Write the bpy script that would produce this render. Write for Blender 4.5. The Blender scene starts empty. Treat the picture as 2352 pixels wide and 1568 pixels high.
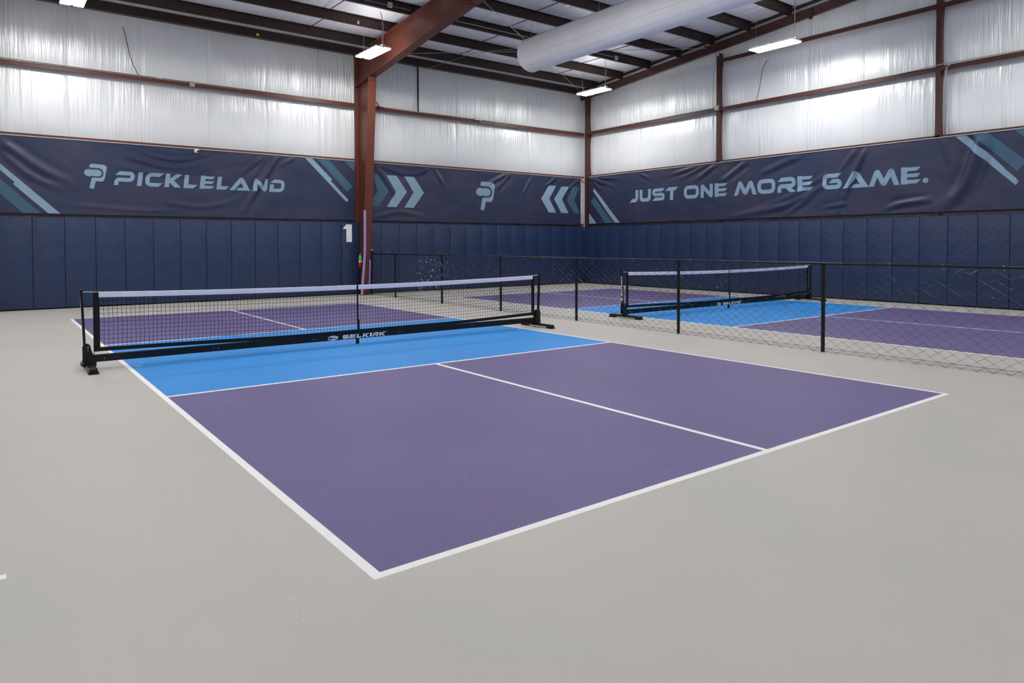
import bpy, bmesh, math, random
from mathutils import Vector, Matrix, noise

S = bpy.context.scene
COL = S.collection
PI = math.pi

# ------------------------------------------------------------------ camera
CX, CY, CZ = -1.32628, -2.73103, 1.46017
YAW, PITCH, ROLL = 0.65168, -0.02636, -0.00223
cam_d = bpy.data.cameras.new('camera')
cam = bpy.data.objects.new('camera', cam_d)
COL.objects.link(cam)
fw = Vector((math.cos(PITCH)*math.sin(YAW), math.cos(PITCH)*math.cos(YAW), math.sin(PITCH)))
rt = Vector((math.cos(YAW), -math.sin(YAW), 0))
up = rt.cross(fw)
r2 = rt*math.cos(ROLL)+up*math.sin(ROLL)
u2 = -rt*math.sin(ROLL)+up*math.cos(ROLL)
M = Matrix((( r2.x, u2.x, -fw.x, CX), (r2.y, u2.y, -fw.y, CY), (r2.z, u2.z, -fw.z, CZ), (0, 0, 0, 1)))
cam.matrix_world = M
cam_d.sensor_width = 36.0
cam_d.lens = 1589.67/2352*36.0
cam_d.shift_y = -(784-602.58)/2352
cam_d.clip_start = 0.05
cam_d.clip_end = 200
S.camera = cam

# ------------------------------------------------------------------ world, exposure
w = bpy.data.worlds.new('world')
S.world = w
w.use_nodes = True
w.node_tree.nodes['Background'].inputs[0].default_value = (0.92, 0.96, 1.0, 1)
w.node_tree.nodes['Background'].inputs[1].default_value = 0.38  # ambient fill, added to brighten the hall through its open sides
S.view_settings.view_transform = 'Standard'
S.view_settings.look = 'None'
S.view_settings.gamma = 1
S.view_settings.use_curve_mapping = False
S.view_settings.exposure = 0.47
FILL_UP = 9.0  # radiance of the upward glow added to lift the ceiling
LAMP = 62.0          # radiance of the LED panels
S.cycles.max_bounces = 8
S.cycles.diffuse_bounces = 6
S.cycles.glossy_bounces = 4
S.cycles.sample_clamp_indirect = 8


# ------------------------------------------------------------------ materials
def lin(c):
    c = c/255.0
    return c/12.92 if c <= .04045 else ((c+.055)/1.055)**2.4


def rgb(r, g, b):
    return (lin(r), lin(g), lin(b), 1)


def mat(name, col, rough=.5, metal=0., spec=.5, var=.06, vscale=6., bump=0., bscale=40., col2=None, stretch=(1, 1, 1), coat=0.):
    m = bpy.data.materials.new(name)
    m.use_nodes = True
    nt = m.node_tree
    b = nt.nodes['Principled BSDF']
    b.inputs['Roughness'].default_value = rough
    b.inputs['Metallic'].default_value = metal
    b.inputs['Specular IOR Level'].default_value = spec
    b.inputs['Coat Weight'].default_value = coat
    tc = nt.nodes.new('ShaderNodeTexCoord')
    mp = nt.nodes.new('ShaderNodeMapping')
    mp.inputs['Scale'].default_value = stretch
    nt.links.new(tc.outputs['Object'], mp.inputs[0])
    n = nt.nodes.new('ShaderNodeTexNoise')
    n.inputs['Scale'].default_value = vscale
    n.inputs['Detail'].default_value = 4
    nt.links.new(mp.outputs[0], n.inputs['Vector'])
    mx = nt.nodes.new('ShaderNodeMix')
    mx.data_type = 'RGBA'
    a = rgb(*col)
    if col2:
        c2 = rgb(*col2)
        mx.inputs[6].default_value = a
        mx.inputs[7].default_value = c2
    else:
        mx.inputs[6].default_value = tuple(x*(1-var) for x in a[:3])+(1,)
        mx.inputs[7].default_value = tuple(min(1, x*(1+var)) for x in a[:3])+(1,)
    rp = nt.nodes.new('ShaderNodeMapRange')
    rp.inputs[1].default_value = .32
    rp.inputs[2].default_value = .68
    nt.links.new(n.outputs[0], rp.inputs[0])
    nt.links.new(rp.outputs[0], mx.inputs[0])
    nt.links.new(mx.outputs[2], b.inputs['Base Color'])
    if bump:
        n2 = nt.nodes.new('ShaderNodeTexNoise')
        n2.inputs['Scale'].default_value = bscale
        n2.inputs['Detail'].default_value = 3
        nt.links.new(mp.outputs[0], n2.inputs['Vector'])
        bp = nt.nodes.new('ShaderNodeBump')
        bp.inputs['Strength'].default_value = 1
        bp.inputs['Distance'].default_value = bump
        nt.links.new(n2.outputs[0], bp.inputs['Height'])
        nt.links.new(bp.outputs[0], b.inputs['Normal'])
    return m


def court_mat(name, col, rough, scr=.5, big=.05, fine=.10, spec=.5, col2=None):
    """acrylic court coating: fine sand grain, broad unevenness, thin scuffs"""
    m = mat(name, col, rough, 0, spec, big, .7, col2=col2)
    nt = m.node_tree
    b = nt.nodes['Principled BSDF']
    src = b.inputs['Base Color'].links[0].from_socket
    tc = [x for x in nt.nodes if x.type == 'TEX_COORD'][0]
    g = nt.nodes.new('ShaderNodeTexNoise')
    g.inputs['Scale'].default_value = 260
    g.inputs['Detail'].default_value = 2
    nt.links.new(tc.outputs['Object'], g.inputs['Vector'])
    mr = nt.nodes.new('ShaderNodeMapRange')
    mr.inputs[1].default_value = .3
    mr.inputs[2].default_value = .7
    mr.inputs[3].default_value = 1-fine
    mr.inputs[4].default_value = 1+fine
    nt.links.new(g.outputs[0], mr.inputs[0])
    mu = nt.nodes.new('ShaderNodeVectorMath')
    mu.operation = 'SCALE'
    nt.links.new(src, mu.inputs[0])
    nt.links.new(mr.outputs[0], mu.inputs['Scale'])
    # scuffs: thin bands of a distorted noise
    sc = nt.nodes.new('ShaderNodeTexNoise')
    sc.inputs['Scale'].default_value = 1.7
    sc.inputs['Detail'].default_value = 1
    sc.inputs['Distortion'].default_value = 1.2
    nt.links.new(tc.outputs['Object'], sc.inputs['Vector'])
    s1 = nt.nodes.new('ShaderNodeMath')
    s1.operation = 'SUBTRACT'
    s1.inputs[1].default_value = .5
    nt.links.new(sc.outputs[0], s1.inputs[0])
    s2 = nt.nodes.new('ShaderNodeMath')
    s2.operation = 'ABSOLUTE'
    nt.links.new(s1.outputs[0], s2.inputs[0])
    s3 = nt.nodes.new('ShaderNodeMapRange')
    s3.inputs[1].default_value = 0
    s3.inputs[2].default_value = .0035
    s3.inputs[3].default_value = scr*.1
    s3.inputs[4].default_value = 0
    nt.links.new(s2.outputs[0], s3.inputs[0])
    mx = nt.nodes.new('ShaderNodeMix')
    mx.data_type = 'RGBA'
    mx.inputs[7].default_value = (.75, .75, .75, 1)
    nt.links.new(mu.outputs[0], mx.inputs[6])
    nt.links.new(s3.outputs[0], mx.inputs[0])
    # tiny pale specks
    vo = nt.nodes.new('ShaderNodeTexVoronoi')
    vo.inputs['Scale'].default_value = 1.9
    nt.links.new(tc.outputs['Object'], vo.inputs['Vector'])
    v2 = nt.nodes.new('ShaderNodeMath')
    v2.operation = 'LESS_THAN'
    v2.inputs[1].default_value = .012
    nt.links.new(vo.outputs['Distance'], v2.inputs[0])
    mx2 = nt.nodes.new('ShaderNodeMix')
    mx2.data_type = 'RGBA'
    mx2.inputs[7].default_value = (.6, .6, .58, 1)
    nt.links.new(mx.outputs[2], mx2.inputs[6])
    nt.links.new(v2.outputs[0], mx2.inputs[0])
    nt.links.new(mx2.outputs[2], b.inputs['Base Color'])
    bp = nt.nodes.new('ShaderNodeBump')
    bp.inputs['Distance'].default_value = .0012
    bp.inputs['Strength'].default_value = .6
    nt.links.new(g.outputs[0], bp.inputs['Height'])
    nt.links.new(bp.outputs[0], b.inputs['Normal'])
    return m


def insul_mat(name, col, axis, seam=1.524, rough=.36, off=0.):
    """vinyl faced insulation: clustered creases running away from 'axis', plus a tape seam every roll width"""
    m = bpy.data.materials.new(name)
    m.use_nodes = True
    nt = m.node_tree
    L = nt.links
    N = nt.nodes.new
    b = nt.nodes['Principled BSDF']
    b.inputs['Roughness'].default_value = rough
    b.inputs['Metallic'].default_value = .22
    b.inputs['Specular IOR Level'].default_value = .5
    tc = N('ShaderNodeTexCoord')

    def streak(sc_along, sc_across, detail, dist=0.):
        mp = N('ShaderNodeMapping')
        s = {'x': (sc_across, 1, sc_along), 'y': (1, sc_across, sc_along), 'c': (sc_across, sc_along, 1)}[axis]
        mp.inputs['Scale'].default_value = s
        L.new(tc.outputs['Object'], mp.inputs[0])
        n = N('ShaderNodeTexNoise')
        n.inputs['Scale'].default_value = 1
        n.inputs['Detail'].default_value = detail
        n.inputs['Distortion'].default_value = dist
        L.new(mp.outputs[0], n.inputs['Vector'])
        return n.outputs[0]

    def math_(op, a, bb=None, c=None):
        n = N('ShaderNodeMath')
        n.operation = op
        for i, v in enumerate((a, bb, c)):
            if v is None:
                continue
            if isinstance(v, (int, float)):
                n.inputs[i].default_value = v
            else:
                L.new(v, n.inputs[i])
        return n.outputs[0]
    fine = streak(.9, 26, 2, .3)
    mid = streak(.5, 7, 2, .2)
    mask = streak(.5, 1.1, 1)
    mr = N('ShaderNodeMapRange')
    mr.inputs[1].default_value = .42
    mr.inputs[2].default_value = .66
    mr.inputs[3].default_value = .12
    L.new(mask, mr.inputs[0])
    h = math_('ADD', math_('MULTIPLY', math_('MULTIPLY', fine, mr.outputs[0]), 1.35), math_('MULTIPLY', mid, .5))
    sx = N('ShaderNodeSeparateXYZ')
    L.new(tc.outputs['Object'], sx.inputs[0])
    co = sx.outputs[{'x': 0, 'y': 1, 'c': 0}[axis]]
    fr = math_('FRACT', math_('DIVIDE', math_('ADD', co, 50+off), seam))
    sm = math_('LESS_THAN', fr, .008)
    dist = math_('ABSOLUTE', math_('SUBTRACT', fr, .5))      # .5 at a seam
    pin = N('ShaderNodeMapRange')
    pin.inputs[1].default_value = .44
    pin.inputs[2].default_value = .5
    pin.inputs[3].default_value = 0
    pin.inputs[4].default_value = 1
    L.new(dist, pin.inputs[0])
    h2 = math_('SUBTRACT', h, math_('MULTIPLY', pin.outputs[0], .4))
    bp = N('ShaderNodeBump')
    bp.inputs['Distance'].default_value = .034
    bp.inputs['Strength'].default_value = .85
    L.new(h2, bp.inputs['Height'])
    L.new(bp.outputs[0], b.inputs['Normal'])
    mx = N('ShaderNodeMix')
    mx.data_type = 'RGBA'
    mx.inputs[6].default_value = rgb(*col)
    mx.inputs[7].default_value = tuple(v*.82 for v in rgb(*col)[:3])+(1,)
    L.new(sm, mx.inputs[0])
    L.new(mx.outputs[2], b.inputs['Base Color'])
    return m


def emit_mat(name, col, strength):
    m = bpy.data.materials.new(name)
    m.use_nodes = True
    nt = m.node_tree
    b = nt.nodes['Principled BSDF']
    b.inputs['Base Color'].default_value = (.8, .8, .8, 1)
    b.inputs['Emission Color'].default_value = col
    b.inputs['Emission Strength'].default_value = strength
    return m


STEEL = mat('red_oxide_steel', (100, 52, 40), .42, 0, .4, .12, 9, .0008, 120)
PURLIN = mat('brown_painted_purlin', (48, 31, 28), .45, 0, .4, .12, 7, .0006, 90)
STEEL_SHADE = mat('red_oxide_steel_shaded', (80, 44, 36), .45, 0, .4, .12, 9, .0008, 120)  # same paint as STEEL, the right wall's shade put into the colour
STEEL_DEEP_SHADE = mat('red_oxide_steel_deep_shade', (66, 37, 31), .45, 0, .4, .12, 9, .0008, 120)  # same paint again, deeper roof shade put into the colour
WIRE = mat('black_coated_wire', (8, 9, 11), .24, 0, .8)
BOLT = mat('bolt_brass', (170, 130, 100), .35, .6)
INS_A = insul_mat('white_vinyl_back', (240, 243, 245), 'x')
INS_B = insul_mat('white_vinyl_right', (240, 243, 245), 'y', off=.4)
INS_C = insul_mat('white_vinyl_roof', (244, 245, 252), 'c')
FLOOR = court_mat('grey_acrylic', (203, 195, 188), .5, .35, .05, .08, col2=(194, 192, 185))
PURPLE = court_mat('purple_acrylic', (107, 95, 143), .55, .6, .07, .12)
BLUE = court_mat('blue_acrylic', (46, 146, 226), .55, .4, .05, .08)
WHITE = court_mat('white_line_paint', (253, 253, 251), .6, 0, .02, .03)
PADM = mat('navy_pad_vinyl', (34, 52, 88), .42, 0, .5, .10, 3, .028, 3.2)
PADEDGE = mat('navy_pad_piping', (74, 86, 128), .5)
BAN = mat('navy_banner_cloth', (36, 50, 80), .45, 0, .45, .1, .9, .0006, 300, col2=(56, 56, 80))
BLT = mat('slate_blue_print', (138, 166, 188), .62, 0, .3, .04, 3, .0006, 300)
BMID = mat('dim_blue_print', (70, 101, 124), .62, 0, .3, .05, 3, .0006, 300)
BDK = mat('dark_print', (36, 40, 58), .62, 0, .3, .05, 3)
HEM = mat('pale_hem', (190, 184, 186), .5)
BLACK = mat('black_powder_coat', (5, 6, 8), .35, 0, .35, .2, 20, .0004, 200)
BLACKV = mat('black_vinyl_mesh', (7, 8, 10), .5, 0, .3, .2, 20)
NETC = mat('black_net_cord', (5, 5, 8), .7, 0, .2)
TAPE = mat('white_net_tape', (232, 230, 243), .65, 0, .3, .04, 14, .0015, 60)
DECAL = mat('white_decal', (246, 247, 247), .5)
GREYM = mat('galvanised', (178, 182, 182), .35, .7, .5, .08, 15)
WPLAST = mat('white_plastic', (226, 227, 224), .4)
CONDUIT = mat('conduit_grey', (176, 178, 174), .4, .4)
DUCT = mat('white_duct_fabric', (246, 245, 246), .7, 0, .3, .03, 2, .002, 14)
DUCTS = mat('duct_seam', (170, 168, 172), .7)
FOAM = mat('lavender_foam', (160, 148, 206), .8, 0, .2, .05, 9)
RED = mat('red_enamel', (200, 20, 24), .25, 0, .5)
GREEN = mat('green_tag', (70, 205, 110), .5)
CREAM = mat('cream_label', (225, 215, 195), .5)
DARKG = mat('dark_rubber', (12, 12, 14), .6, 0, .3)
YELLOW = mat('yellow_ball', (225, 220, 40), .5)
TAN = mat('tan_foam', (178, 160, 120), .8)
LED = emit_mat('led_panel', (1.0, .985, .96, 1), LAMP)
UPFILL = emit_mat('added_uplight_fill', (1.0, .985, .96, 1), FILL_UP)  # added fill glow, brightens the roof insulation
HOLE = mat('punched_hole', (205, 203, 208), .5)


# ------------------------------------------------------------------ mesh builder
class MB:
    def __init__(self):
        self.v, self.f = [], []

    def quad(self, a, b, c, d):
        n = len(self.v)
        self.v += [a, b, c, d]
        self.f.append((n, n+1, n+2, n+3))

    def box(self, x0, x1, y0, y1, z0, z1):
        n = len(self.v)
        self.v += [(x, y, z) for z in (z0, z1) for y in (y0, y1) for x in (x0, x1)]
        self.f += [tuple(n+i for i in q) for q in ((0, 2, 3, 1), (4, 5, 7, 6), (0, 1, 5, 4), (2, 6, 7, 3), (0, 4, 6, 2), (1, 3, 7, 5))]
        return self

    def bev(self, x0, x1, y0, y1, z0, z1, r):
        """box with chamfered edges"""
        bm = bmesh.new()
        mb = MB().box(x0, x1, y0, y1, z0, z1)
        vs = [bm.verts.new(p) for p in mb.v]
        for q in mb.f:
            bm.faces.new([vs[i] for i in q])
        bmesh.ops.bevel(bm, geom=bm.edges[:], offset=r, segments=2, profile=.6, affect='EDGES')
        self.add_bm(bm)
        return self

    def add_bm(self, bm):
        n = len(self.v)
        bm.verts.index_update()
        self.v += [tuple(v.co) for v in bm.verts]
        self.f += [tuple(n+v.index for v in f.verts) for f in bm.faces]
        bm.free()

    def tube(self, pts, r, n=8, caps=True, radii=None):
        pts = [Vector(p) for p in pts]
        k = len(pts)
        base = len(self.v)
        t0 = (pts[1]-pts[0]).normalized()
        ref = Vector((0, 0, 1)) if abs(t0.z) < .8 else Vector((1, 0, 0))
        for i, p in enumerate(pts):
            if i == 0:
                t = t0
            elif i == k-1:
                t = (pts[i]-pts[i-1]).normalized()
            else:
                t = ((pts[i]-pts[i-1]).normalized()+(pts[i+1]-pts[i]).normalized())
                t = t.normalized() if t.length > 1e-6 else t0
            a = t.cross(ref)
            if a.length < 1e-4:
                a = t.cross(Vector((0, 1, 0)))
            a.normalize()
            b = t.cross(a)
            rr = radii[i] if radii else r
            for j in range(n):
                th = 2*PI*j/n
                self.v.append(tuple(p+a*math.cos(th)*rr+b*math.sin(th)*rr))
        for i in range(k-1):
            for j in range(n):
                q = base+i*n
                self.f.append((q+j, q+(j+1) % n, q+n+(j+1) % n, q+n+j))
        if caps:
            self.f.append(tuple(base+j for j in range(n)))
            self.f.append(tuple(base+(k-1)*n+j for j in reversed(range(n))))
        return self

    def prism(self, poly, axis, a0, a1):
        """poly = 2d outline; extruded along axis from a0 to a1. 2d order: x->(y,z) y->(x,z) z->(x,y)"""
        def P(p, a):
            return {'x': (a, p[0], p[1]), 'y': (p[0], a, p[1]), 'z': (p[0], p[1], a)}[axis]
        n = len(self.v)
        m = len(poly)
        self.v += [P(p, a0) for p in poly]+[P(p, a1) for p in poly]
        for i in range(m):
            j = (i+1) % m
            self.f.append((n+i, n+j, n+m+j, n+m+i))
        self.f.append(tuple(n+i for i in reversed(range(m))))
        self.f.append(tuple(n+m+i for i in range(m)))
        return self

    def lathe(self, prof, c, axis='z', n=24):
        """prof = [(r, h)...]"""
        base = len(self.v)
        for r, h in prof:
            for j in range(n):
                a = 2*PI*j/n
                x, y = r*math.cos(a), r*math.sin(a)
                self.v.append({'z': (c[0]+x, c[1]+y, c[2]+h), 'y': (c[0]+x, c[1]+h, c[2]+y), 'x': (c[0]+h, c[1]+x, c[2]+y)}[axis])
        for i in range(len(prof)-1):
            for j in range(n):
                q = base+i*n
                self.f.append((q+j, q+(j+1) % n, q+n+(j+1) % n, q+n+j))
        self.f.append(tuple(base+j for j in reversed(range(n))))
        self.f.append(tuple(base+(len(prof)-1)*n+j for j in range(n)))
        return self

    def build(self, name, m, parent=None, smooth=False, fix=True):
        me = bpy.data.meshes.new(name)
        loc = Vector((0, 0, 0))
        if parent is not None:
            loc = Vector(parent['_o']) if '_o' in parent else Vector((0, 0, 0))
        me.from_pydata([tuple(Vector(p)-loc) for p in self.v], [], self.f)
        if fix:
            bm = bmesh.new()
            bm.from_mesh(me)
            bmesh.ops.recalc_face_normals(bm, faces=bm.faces[:])
            bm.to_mesh(me)
            bm.free()
        if smooth:
            for p in me.polygons:
                p.use_smooth = True
        me.materials.append(m)
        o = bpy.data.objects.new(name, me)
        COL.objects.link(o)
        if parent is not None:
            o.parent = parent
            if '_o' in parent:
                o['_o'] = tuple(loc)
        return o


def auto_smooth(o, ang=35):
    me = o.data
    for p in me.polygons:
        p.use_smooth = True
    bm = bmesh.new()
    bm.from_mesh(me)
    for e in bm.edges:
        if len(e.link_faces) == 2 and e.calc_face_angle(0) > math.radians(ang):
            e.smooth = False
    bm.to_mesh(me)
    bm.free()


def tag(o, label, cat, group=None, kind=None):
    if kind:
        o['kind'] = kind
    if label:
        o['label'] = label
    if cat:
        o['category'] = cat
    if group:
        o['group'] = group
    return o


def thing(name, loc, label, cat, group=None):
    o = bpy.data.objects.new(name, None)
    o.empty_display_size = .1
    o.location = loc
    COL.objects.link(o)
    o['_o'] = tuple(loc)
    tag(o, label, cat, group)
    return o


def dup(root, loc, label=None, rotz=None):
    r = root.copy()
    COL.objects.link(r)
    r.location = loc
    if rotz is not None:
        r.rotation_euler = (0, 0, rotz)
    if label:
        r['label'] = label
    for ch in list(root.children):
        c = ch.copy()
        COL.objects.link(c)
        c.parent = r
        for g in list(ch.children):
            d = g.copy()
            COL.objects.link(d)
            d.parent = c
    return r


def struct(o):
    o['kind'] = 'structure'
    return o


ORD = ['', 'second', 'third', 'fourth', 'fifth', 'sixth', 'seventh', 'eighth', 'ninth', 'tenth', 'eleventh', 'twelfth',
       'thirteenth', 'fourteenth', 'fifteenth', 'sixteenth', 'seventeenth', 'eighteenth', 'nineteenth', 'twentieth',
       'twenty-first', 'twenty-second', 'twenty-third', 'twenty-fourth', 'twenty-fifth', 'twenty-sixth', 'twenty-seventh', 'twenty-eighth']
ORD[0] = 'first'

# ------------------------------------------------------------------ levels of the building
WA = 16.42            # insulation plane of the back wall
WB = 16.72            # insulation plane of the right wall
SL = .085             # roof slope
XL, YF = -9.0, -9.0  # hall cut short here, front and left sides open for the ambient fill


def zb(y):            # underside of the purlins
    return 7.0+(16.2-abs(y))*SL


# ---- floor
m_ = MB()
m_.quad((XL, YF, 0), (WB+.05, YF, 0), (WB+.05, WA+.05, 0), (XL, WA+.05, 0))
struct(m_.build('floor', FLOOR))


# ---- insulated walls: the vinyl is pinned at the girts and bulges between them
def bulge_wall(name, m, axis, plane, s0, s1, zs, sign, top=None, amp=.055):
    mb = MB()
    cols = 2 if top is None else 40
    rows = []
    for a, b in zip(zs[:-1], zs[1:]):
        k = 16
        for i in range(k):
            t = i/k
            rows.append((a+(b-a)*t, amp*(1-abs(2*t-1)**2.6)))
    rows.append((zs[-1], 0))
    n0 = 0
    for z, d in rows:
        for c in range(cols+1):
            s = s0+(s1-s0)*c/cols
            zz = z if top is None else min(z, top(s))
            p = plane+sign*d
            mb.v.append((s, p, zz) if axis == 'x' else (p, s, zz))
    for r in range(len(rows)-1):
        for c in range(cols):
            q = r*(cols+1)+c
            mb.f.append((q, q+1, q+cols+2, q+cols+1))
    return struct(mb.build(name, m, smooth=True, fix=False))


ZA = [0, 2.18, 3.93, 5.53, 7.22]
bulge_wall('wall_back', INS_A, 'x', WA, XL, WB, ZA, -1)
bulge_wall('wall_right', INS_B, 'y', WB, YF, WA, [0, 2.2, 3.93, 5.53, 7.02, 8.85], -1, top=lambda s: zb(s)+.245)

# ---- ceiling: roof insulation lying over the purlins, sagging a little between them
PY = [15.42-1.262*k for k in range(0, 13)]
PYM = [-p for p in PY if p < 9 and p > .3]
mb = MB()
ys = [WA+.02]+PY+sorted(PYM, reverse=True)+[YF-.02]
rows = []
for a, b in zip(ys[:-1], ys[1:]):
    for i in range(6):
        t = i/6
        y = a+(b-a)*t
        rows.append((y, zb(y)+.25-.035*(1-abs(2*t-1)**2)))
rows.append((ys[-1], zb(ys[-1])+.25))
for y, z in rows:
    mb.v += [(XL-.02, y, z), (WB+.02, y, z)]
for r in range(len(rows)-1):
    mb.f.append((2*r, 2*r+1, 2*r+3, 2*r+2))
struct(mb.build('ceiling', INS_C, smooth=True, fix=False))


# ------------------------------------------------------------------ courts (painted coatings)
LW, CW, CL, K1, K2 = .0508, 6.096, 13.4112, 4.572, 8.8392
HT = .0012


def slab(name, m, par, x0, x1, y0, y1, label=None):
    o = MB().box(x0, x1, y0, y1, 0, HT).build(name, m, par)
    if label:
        o['label'] = label
    return o


def court(ox, label):
    t = thing('pickleball_court', (ox, 0, 0), label, 'pickleball court', 'painted pickleball courts')
    c = CW/2
    X = lambda a: ox+a
    for y0, y1 in ((LW, K1-LW), (K2+LW, CL-LW)):
        slab('service_court', PURPLE, t, X(LW), X(c-LW/2), y0, y1, 'purple service court')
        slab('service_court', PURPLE, t, X(c+LW/2), X(CW-LW), y0, y1, 'purple service court')
        slab('centre_line', WHITE, t, X(c-LW/2), X(c+LW/2), y0, y1)
    slab('kitchen_zone', BLUE, t, X(LW), X(CW-LW), K1, K2, 'blue no-volley zone under the net')
    slab('kitchen_line', WHITE, t, X(LW), X(CW-LW), K1-LW, K1)
    slab('kitchen_line', WHITE, t, X(LW), X(CW-LW), K2, K2+LW)
    slab('baseline', WHITE, t, X(0), X(CW), 0, LW)
    slab('baseline', WHITE, t, X(0), X(CW), CL-LW, CL)
    slab('sideline', WHITE, t, X(0), X(LW), LW, CL-LW)
    slab('sideline', WHITE, t, X(CW-LW), X(CW), LW, CL-LW)
    # short net alignment ticks
    for xx in (.09, CW-.17):
        MB().box(X(xx), X(xx+.08), 6.62, 6.645, HT, HT+.0006).build('net_tick', WHITE, t)


court(0, 'purple and blue pickleball court with white lines filling the foreground')
court(9.05, 'purple and blue pickleball court with white lines behind the chain link fence')
tag(MB().box(-2.4, -1.273, 1.0, 1.05, 0, HT).build('floor_line', WHITE), 'short end of a white painted line at the left edge of the grey floor', 'floor line')


# ------------------------------------------------------------------ banners
def seg_d(s, z, a, b):
    vx, vz = b[0]-a[0], b[1]-a[1]
    L2 = vx*vx+vz*vz
    t = ((s-a[0])*vx+(z-a[1])*vz)/L2
    tt = max(0, min(1, t))
    px, pz = a[0]+vx*tt, a[1]+vz*tt
    sg = (s-a[0])*vz-(z-a[1])*vx
    return math.copysign(math.hypot(s-px, z-pz), sg), tt


def curve_pts(pts, n=6):
    if len(pts) == 2:
        return pts
    out = []
    P = [pts[0]]+list(pts)+[pts[-1]]
    for i in range(1, len(P)-2):
        for k in range(n):
            t = k/n
            q = []
            for d in (0, 1):
                p0, p1, p2, p3 = P[i-1][d], P[i][d], P[i+1][d], P[i+2][d]
                q.append(.5*((2*p1)+(-p0+p2)*t+(2*p0-5*p1+4*p2-p3)*t*t+(-p0+3*p1-3*p2+p3)*t**3))
            out.append(tuple(q))
    out.append(pts[-1])
    return out


FOLDS = {
    'A': [([(5.08, 3.87), (4.06, 2.19)], .07, .022), ([(4.66, 3.8), (4.07, 3.3)], .05, .012), ([(-1.0, 3.75), (-.31, 3.22), (.3, 2.9)], .09, .018),
          ([(-1.0, 3.54), (-.41, 2.99), (.2, 2.75)], .07, .014), ([(1.47, 3.6), (2.58, 3.4), (3.92, 3.84)], .07, .016), ([(1.8, 3.7), (2.6, 3.58), (3.5, 3.85)], .05, .012),
          ([(1.3, 3.35), (2.5, 3.25), (4.2, 3.75)], .08, .010), ([(2.3, 2.5), (3.3, 2.45), (4.2, 2.75)], .06, .008), ([(5.6, 3.88), (5.0, 3.55)], .05, .008),
          ([(-3.5, 3.8), (-2.6, 2.6)], .09, .02), ([(.3, 2.4), (1.8, 2.3), (3, 2.35)], .05, .006),
          ([(7.95, 3.87), (8.46, 3.28), (8.7, 2.8)], .07, .018), ([(8.0, 3.86), (9.1, 3.62), (9.9, 3.85)], .06, .014), ([(9.78, 3.86), (9.42, 3.54)], .05, .014),
          ([(10.02, 3.86), (10.47, 3.25)], .06, .012), ([(12.95, 3.88), (11.98, 3.4)], .055, .02), ([(13.06, 3.88), (12.46, 3.29)], .06, .018), ([(14.01, 3.8), (13.56, 3.14)], .055, .014),
          ([(15.17, 3.87), (14.54, 3.48)], .05, .016), ([(16.28, 3.87), (15.53, 3.34)], .05, .018), ([(16.28, 3.87), (16.0, 3.1)], .04, .012), ([(16.28, 3.87), (15.9, 3.3)], .04, .014),
          ([(7.9, 2.25), (8.8, 2.45), (9.8, 2.3)], .06, .01)],
    'B': [([(5.84, 3.87), (6.2, 3.1), (6.54, 2.23)], .07, .026), ([(6.1, 3.87), (6.6, 3.2)], .06, .014), ([(3.26, 3.88), (3.38, 3.45), (3.62, 2.75), (4.03, 2.27)], .12, .045),
          ([(4.05, 3.93), (3.89, 3.29)], .08, .012), ([(10.94, 3.91), (12.2, 3.68)], .05, .022), ([(10.7, 3.91), (11.7, 3.55)], .05, .014), ([(10.29, 3.92), (11.22, 3.39)], .06, .018),
          ([(9.23, 3.9), (10.18, 3.32)], .07, .022), ([(7.58, 3.89), (8.92, 3.44)], .08, .018), ([(6.9, 3.05), (8.0, 2.55), (9.85, 2.25)], .08, .02),
          ([(6.84, 3.3), (7.8, 2.8), (9.2, 2.4)], .07, .014), ([(7.2, 2.76), (8.03, 2.29)], .07, .02), ([(15.9, 3.92), (14.59, 3.46)], .05, .02), ([(15.9, 3.92), (14.3, 3.75)], .05, .018),
          ([(15.9, 3.92), (15.34, 3.42)], .045, .018), ([(15.9, 3.92), (15.0, 3.5)], .04, .012), ([(4.3, 2.5), (5.0, 2.42), (5.4, 2.28)], .06, .02), ([(6.3, 2.5), (7.0, 2.4)], .05, .012),
          ([(.5, 3.9), (1.4, 2.4)], .09, .02), ([(13.5, 3.9), (12.9, 3.6)], .05, .012)],
}
FC = {k: [(curve_pts(p), wd, am) for p, wd, am in v] for k, v in FOLDS.items()}


def disp(bank, s, z):
    d = 0
    for pts, wd, am in FC[bank]:
        if s < min(p[0] for p in pts)-4*wd or s > max(p[0] for p in pts)+4*wd:
            continue
        best = None
        for i in range(len(pts)-1):
            q, tt = seg_d(s, z, pts[i], pts[i+1])
            if best is None or abs(q) < abs(best[0]):
                best = (q, (i+tt)/(len(pts)-1))
        q, tt = best
        env = min(1, tt*4+.25)*min(1, (1-tt)*2.2+.05)
        d += am*env*math.exp(-(q/wd)**2)-.45*am*env*math.exp(-((abs(q)-1.7*wd)/wd)**2)
    d += .006*noise.noise(Vector((s*1.3, z*2.2, 3.1)))+.003*noise.noise(Vector((s*4+z*3, z*5-s*2, 7.7)))
    edge = min(1, (3.93-z)/.12, (z-2.15)/.12)
    return 2.4*d*max(.15, edge)


def ban_pos(bank, s, z, off):
    d = disp(bank, s, z)+.012+off
    return (s, 16.215-d, z) if bank == 'A' else (16.515-d, s, z)


LAT = [0, .04, 0, .04]


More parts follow.
